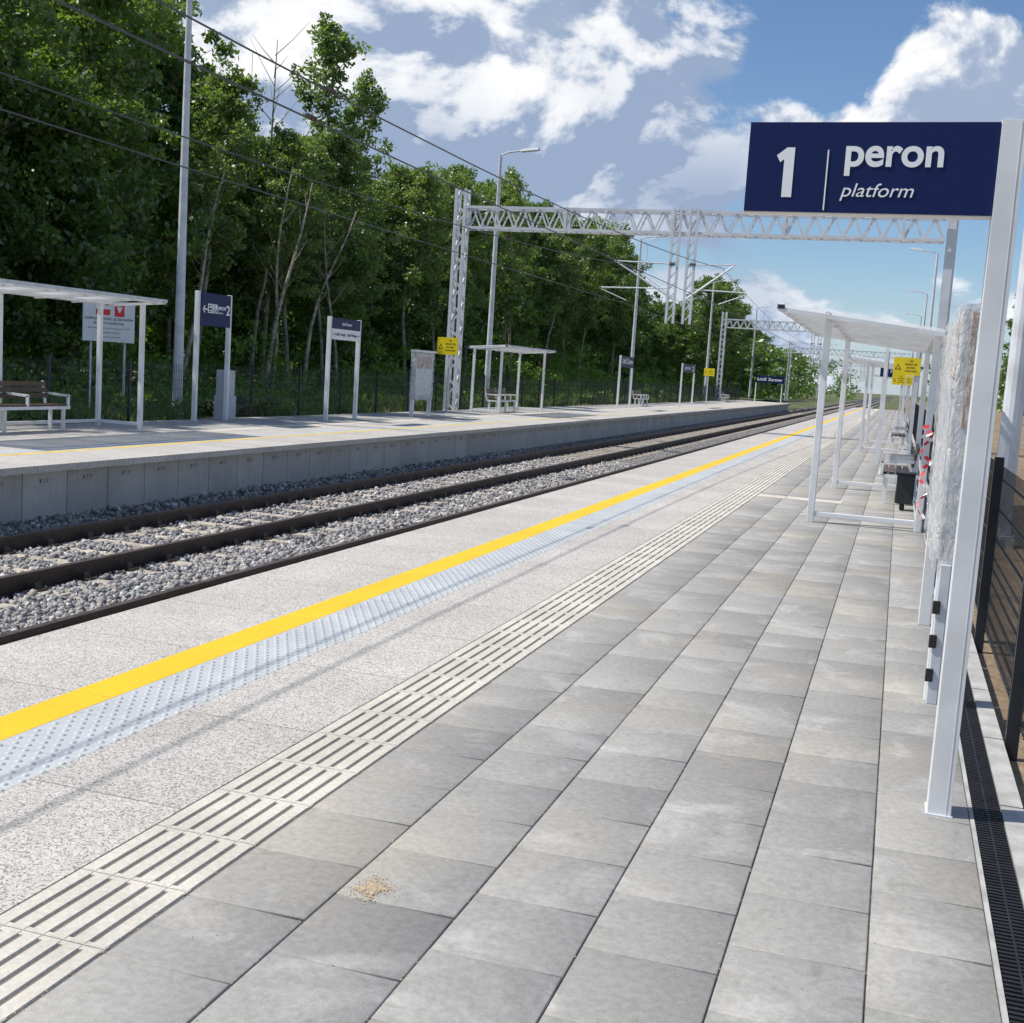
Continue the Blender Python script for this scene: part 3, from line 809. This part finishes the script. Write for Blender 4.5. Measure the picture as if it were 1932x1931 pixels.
protos=[tree_mesh('broadleaf_a',11,12.5,.22,2.7,'barkd','leafA',30,76,.10,drop=.06),
        tree_mesh('broadleaf_b',12,11.5,.18,2.4,'barkd','leafA',28,76,.095,drop=.06),
        tree_mesh('broadleaf_c',13,13.0,.32,2.9,'barkl','leafA',30,76,.10,drop=.08),
        tree_mesh('birch_a',14,13.0,.40,1.9,'barkl','leafB',30,58,.085,.12,1.8,drop=.15),
        tree_mesh('birch_b',15,12.0,.48,1.7,'barkl','leafB',28,58,.085,.11,3.0,drop=.15),
        tree_mesh('poplar',16,14.5,.30,1.7,'barkl','leafB',26,40,.095,.14,.7,True,drop=.25),
        tree_mesh('broadleaf_low',17,8.0,.05,2.6,'barkd','leafA',26,76,.10,drop=.06)]
R_=random.Random(21)
def put(pi,x,y,H,rz=None):
    nm=('birch_tree' if pi in(3,4) else 'poplar_tree' if pi==5 else 'deciduous_tree')
    s=H/PH[pi]; q=min(max(s,.8),1.3)
    addobj(nm,protos[pi],(x,y,-.2),R_.uniform(0,6.28) if rz is None else rz,(q*R_.uniform(.92,1.1),q*R_.uniform(.92,1.1),s))
TAB=[(8,15.5),(36,15),(40,13),(48,11.6),(53,12),(58,14.5),(62,13.3),(70,14.4),(80,14.8),(97,15.2),(108,16),(112,12.3),(127,11.5),(165,12.5),(260,12.5)]
def hf(y):
    for (a,b),(c,d) in zip(TAB[:-1],TAB[1:]):
        if a<=y<=c: return b+(d-b)*(y-a)/(c-a)
    return 12.
y=15
while y<235:
    h=hf(y)
    for k,lo,hi,pr,ch in ((1.0,.58,.88,.85,[0,1,2,6]),(1.13,.80,1.0,1.,[0,1,2]),(1.3,.82,.98,.7,[0,2,1])):
        if R_.random()<pr and not(k>1.2 and y>130):
            put(R_.choice(ch),(-26.3+R_.uniform(-1,1))*k,(y+R_.uniform(-1.2,1.2))*k,(1.6+(h-1.6)*k)*R_.uniform(lo,hi))
    if y<120: put(6,(-26.3+R_.uniform(-1,1))*1.5,y*1.5,R_.uniform(8,11)*1.2)
    y+=3.0+y*.016
for (x,y,pi,H) in [(-22.6,35,3,11.5),(-22.4,38.2,4,10.5),(-22.3,41,3,10),(-22.6,44.5,3,11),(-23,49,3,12),(-23,54,4,12),(-23,58,3,12),(-23.5,64,3,13),(-23.5,72,3,13),(-24,80,4,13),(-23.4,18,0,12.5),(-23.6,22,1,13),(-23.6,26,0,13),(-23.8,30.5,2,13.5),(-22.8,29,6,9),(-23.2,20,6,8.5),(-24,90,3,13),(-24.5,104,2,13.5),(-23.8,47,6,8),(-24,60,6,8)]:
    put(pi,x,y,H)
put(5,-24.6,48.3,16.6); put(5,-24.9,52,15.2); put(5,-25,75,15); put(5,-25.2,90,14.5); put(5,-25.2,106,15.5)
for (x,y,H) in [(-19.5,126,12.5),(-20.5,131,13.5),(-19.8,137,13),(-20,146,12),(-21,155,12.5)]: put(0,x,y,H)
mb=MB(); rr=random.Random(8)
path=[Vector((0,0,0)),Vector((.1,.1,4)),Vector((-.1,.2,8)),Vector((.1,.1,13.4))]
mb.tube(path,[.10,.08,.05,.012],'barkl',6)
for k in range(30):
    z=5+k*.27; a=rr.uniform(0,6.28); L=rr.uniform(.5,1.3)
    p=Vector((0,.15,z)); q=p+Vector((math.cos(a)*L,math.sin(a)*L,L*1.1)); mb.tube([p,p.lerp(q,.5)+Vector((0,0,-.05)),q],.02,'barkl',4,.005)
o=mb.obj('bare_tree'); o.location=(-23.6,41.2,-.1)
for (x,y,lx,ly,h,rad) in [(-21.4,37.5,.3,2.6,8,.10),(-21.6,38.2,-.2,1.5,8.5,.085),(-21.5,40.4,.4,3.0,7.5,.09),(-21.8,33.0,.1,2.4,8,.09),(-21.6,43.5,0,-1.6,7.5,.08)]:
    mb=MB(); pts=[Vector((lx*t_**1.4+.12*math.sin(t_*7+x*9),ly*t_**1.3+.15*math.sin(t_*5+y),h*t_)) for t_ in np.linspace(0,1,9)]
    mb.tube(pts,[rad*(1-.75*i/8) for i in range(9)],'barkb',7)
    for k in range(7):
        p=pts[4+k//2]; a=rr.uniform(0,6.28); L=rr.uniform(.6,1.3); q=p+Vector((math.cos(a)*L*.6,math.sin(a)*L,L)); mb.tube([p,p.lerp(q,.5)+Vector((0,0,-.08)),q],.018,'barkb',4,.005)
    o=mb.obj('birch_trunk'); o.location=(x,y,-.15)
for i in range(18):
    put(R_.choice([0,1,2,6]),9.5+i*1.1+R_.uniform(-1,1),100+i*5.5+R_.uniform(-3,3),R_.uniform(9,12))
r=np.random.default_rng(77)
C=[];Rr=[]
for i in range(800):
    x=r.uniform(-150,140); y=r.uniform(330,420)+abs(x)*.2
    if -14<x<4: continue
    C.append((x,y,r.uniform(-1,8+2*math.sin(x*.2)))); Rr.append(r.uniform(1.5,3.2))
for i in range(500):
    y=r.uniform(185,330); s_=-1 if r.random()<.6 else 1
    x=-22-r.uniform(0,8) if s_<0 else 16+r.uniform(0,20)
    C.append((x,y,r.uniform(-1,9))); Rr.append(r.uniform(1.,2.4))
for i in range(1100):
    k=r.uniform(1.55,1.9); y=r.uniform(12,130); C.append((-26.3*k,y*k,r.uniform(0,7.5))); Rr.append(r.uniform(.9,1.9))
V,F,T=leaves(np.array(C),np.array(Rr),30,.45,r)
addobj('distant_tree_line',np_mesh('distant_tree_line',V,F,['leafA'],tint=T))
C=[];Rr=[]
for i in range(2300):
    y=14+(r.random()**1.4)*150; x=-18.8-r.random()**.9*9
    if y>120 and x>-22: continue
    top=.3+(-18.8-x)*.42*(1+.5*math.sin(y*.7)+.3*math.sin(y*1.9))
    z=-.1+max(0,r.random()*top); C.append((x,y,z)); Rr.append(r.uniform(.25,.75))
for i in range(800):
    y=15+r.random()*210; x=-27-r.random()*8; C.append((x,y,r.uniform(0,4))); Rr.append(r.uniform(.7,1.5))
V,F,T=leaves(np.array(C),np.array(Rr),50,.095,r)
addobj('undergrowth',np_mesh('undergrowth',V,F,['leafC'],tint=T))
n=60000
y=12+(r.random(n)**1.7)*110; x=-15.6-r.random(n)**.9*5.5
pat=vn(x,y,1.3,8); k=pat>-.25+.25*(x>-16.3); x=x[k];y=y[k];n=len(x)
hh=r.uniform(.08,.42,n)*(1+.6*vn(x,y,.7,9)); a=r.uniform(0,6.28,n); w=r.uniform(.008,.022,n)
lx=r.normal(0,.12,n);ly=r.normal(0,.12,n)
B0=np.stack([x-np.cos(a)*w,y-np.sin(a)*w,np.full(n,-.15)],1);B1=np.stack([x+np.cos(a)*w,y+np.sin(a)*w,np.full(n,-.15)],1)
Tt=np.stack([x+lx*hh*3,y+ly*hh*3,hh-.1],1); Mm=np.stack([x+np.cos(a)*w+lx*hh,y+np.sin(a)*w+ly*hh,hh*.55-.1],1)
V=np.stack([B0,B1,Mm,Tt],1).reshape(-1,3); F=np.arange(n*4).reshape(-1,4)
addobj('tall_grass',np_mesh('tall_grass',V,F,['grass'],tint=np.repeat(r.random(n),4)))
C=[];Rr=[]
for i in range(620):
    C.append((-15.9-r.random()*4.0,13+(r.random()**1.5)*80,r.uniform(-.05,.45))); Rr.append(r.uniform(.12,.42))
V,F,T=leaves(np.array(C),np.array(Rr),45,.05,r)
addobj('weeds',np_mesh('weeds',V,F,['leafC'],tint=T))

# ------------------------------------------------------------ sky / sun
el=52.; az=math.radians(-105)
sd=Vector((math.sin(az)*math.cos(math.radians(el)),math.cos(az)*math.cos(math.radians(el)),math.sin(math.radians(el))))
sun=bpy.data.lights.new('sun','SUN'); sun.energy=4.8; sun.angle=math.radians(.53); sun.color=(1,.95,.87)
so=bpy.data.objects.new('sun',sun); COL.objects.link(so); so.rotation_euler=sd.to_track_quat('Z','Y').to_euler()
w=bpy.data.worlds.new('World'); sc.world=w; w.use_nodes=True; t=NT(w.node_tree); t.N.clear()
sky=t.node('ShaderNodeTexSky',{'sky_type':'NISHITA','sun_disc':False,'sun_elevation':math.radians(el),'sun_rotation':az,'air_density':1.0,'dust_density':.4,'ozone_density':2.0})
skc=t.mix(1.0,sky.outputs[0],(.090,.104,.120,1),'MULTIPLY')
g=t.node('ShaderNodeTexCoord').outputs['Generated']; x,y,z=t.xyz(g)
azn=t.m('MULTIPLY',t.m('ARCTAN2',x,y),57.2958); eln=t.m('MULTIPLY',t.m('ARCSINE',z),57.2958)
def bump2(a0,e0,sa,se,amp):
    da=t.m('DIVIDE',t.m('SUBTRACT',azn,a0),sa); de=t.m('DIVIDE',t.m('SUBTRACT',eln,e0),se)
    q=t.m('ADD',t.m('MULTIPLY',da,da),t.m('MULTIPLY',de,de))
    return t.m('MULTIPLY',t.m('EXPONENT',t.m('MULTIPLY',q,-1.)),amp)
def dens(dx,dz):
    p=t.comb(t.m('ADD',x,dx),y,t.m('ADD',t.m('MULTIPLY',z,1.5),dz))
    return t.noise(p,7.0,8,.55,2.15,.25)
d0=dens(0,0); d1=dens(-.010,.028)
B=None
for q in [(-19,15,10,6.5,.38),(-30,14,9,6,.26),(-12,11,5,3.8,.24),(-15,8.3,5.5,1.8,.16),(3.6,12.6,5.2,2.3,.52),(-.5,11.2,2.5,1.0,.12),(-6.3,12.0,1.6,.9,.16),(-4.6,15.4,2.4,2.6,-.36),(4,17.2,5,1.3,-.28),(-3,8.2,6,1.5,-.18),(-2,3.4,9,1.5,.15),(6,7.3,3,1.2,-.1)]:
    v_=bump2(*q); B=v_ if B is None else t.m('ADD',B,v_)
tot=t.m('ADD',t.m('MULTIPLY',t.m('SUBTRACT',d0,.5),1.15),t.m('ADD',B,.5))
mask=t.maprange(tot,.55,.655)
dif=t.m('SUBTRACT',d0,d1)
lit=t.maprange(dif,-.09,.07,0.,1.)
low=t.maprange(eln,8.0,13.,1.,0.)
n5=t.noise(g,4.2,3,.5)
gray=t.maprange(n5,.42,.60,0.,.5)
rt=t.maprange(azn,-7.,-1.,1.,.2)
lowr=t.m('MULTIPLY',low,t.maprange(azn,-7.,-1.,1.,.1))
br=t.m('SUBTRACT',t.m('ADD',lit,.06),t.m('ADD',t.m('MULTIPLY',lowr,.60),t.m('MULTIPLY',t.m('MULTIPLY',gray,rt),.8)),clamp=True)
cc=t.ramp(br,[(0,(.33,.42,.59)),(.3,(.55,.62,.75)),(.6,(.82,.85,.91)),(1,(1.05,1.05,1.05))])
fin=t.mix(t.m('MULTIPLY',mask,.95),skc,cc)
hz=t.maprange(eln,-1.,7.,.5,0.); fin=t.mix(hz,fin,(.60,.71,.88,1))
bg=t.node('ShaderNodeBackground',Color=fin,Strength=1.0)
t.node('ShaderNodeOutputWorld',Surface=bg)

# ------------------------------------------------------------ camera
f=2250.;roll=math.radians(3.7);c_,s_=math.cos(roll),math.sin(roll)
dx,dy=1700-966,745-966
u0,v0=dx*c_+dy*s_,dx*s_-dy*c_
p=math.atan2(v0,f); psi=math.atan2(u0,math.hypot(f,v0))
Rt=Vector((math.cos(psi),math.sin(psi),0)); Fh=Vector((-math.sin(psi),math.cos(psi),0)); U=Vector((0,0,1))
fw=Fh*math.cos(p)-U*math.sin(p); up=U*math.cos(p)+Fh*math.sin(p)
right=Rt*c_+up*s_; upi=-Rt*s_+up*c_
cam=bpy.data.cameras.new('camera'); co_=bpy.data.objects.new('camera',cam); COL.objects.link(co_)
mt=Matrix((right,upi,-fw)).transposed().to_4x4(); mt.translation=Vector((0,0,1.6)); co_.matrix_world=mt
cam.sensor_width=36; cam.lens=36*f/1932; cam.clip_end=6000; cam.clip_start=.05
sc.camera=co_
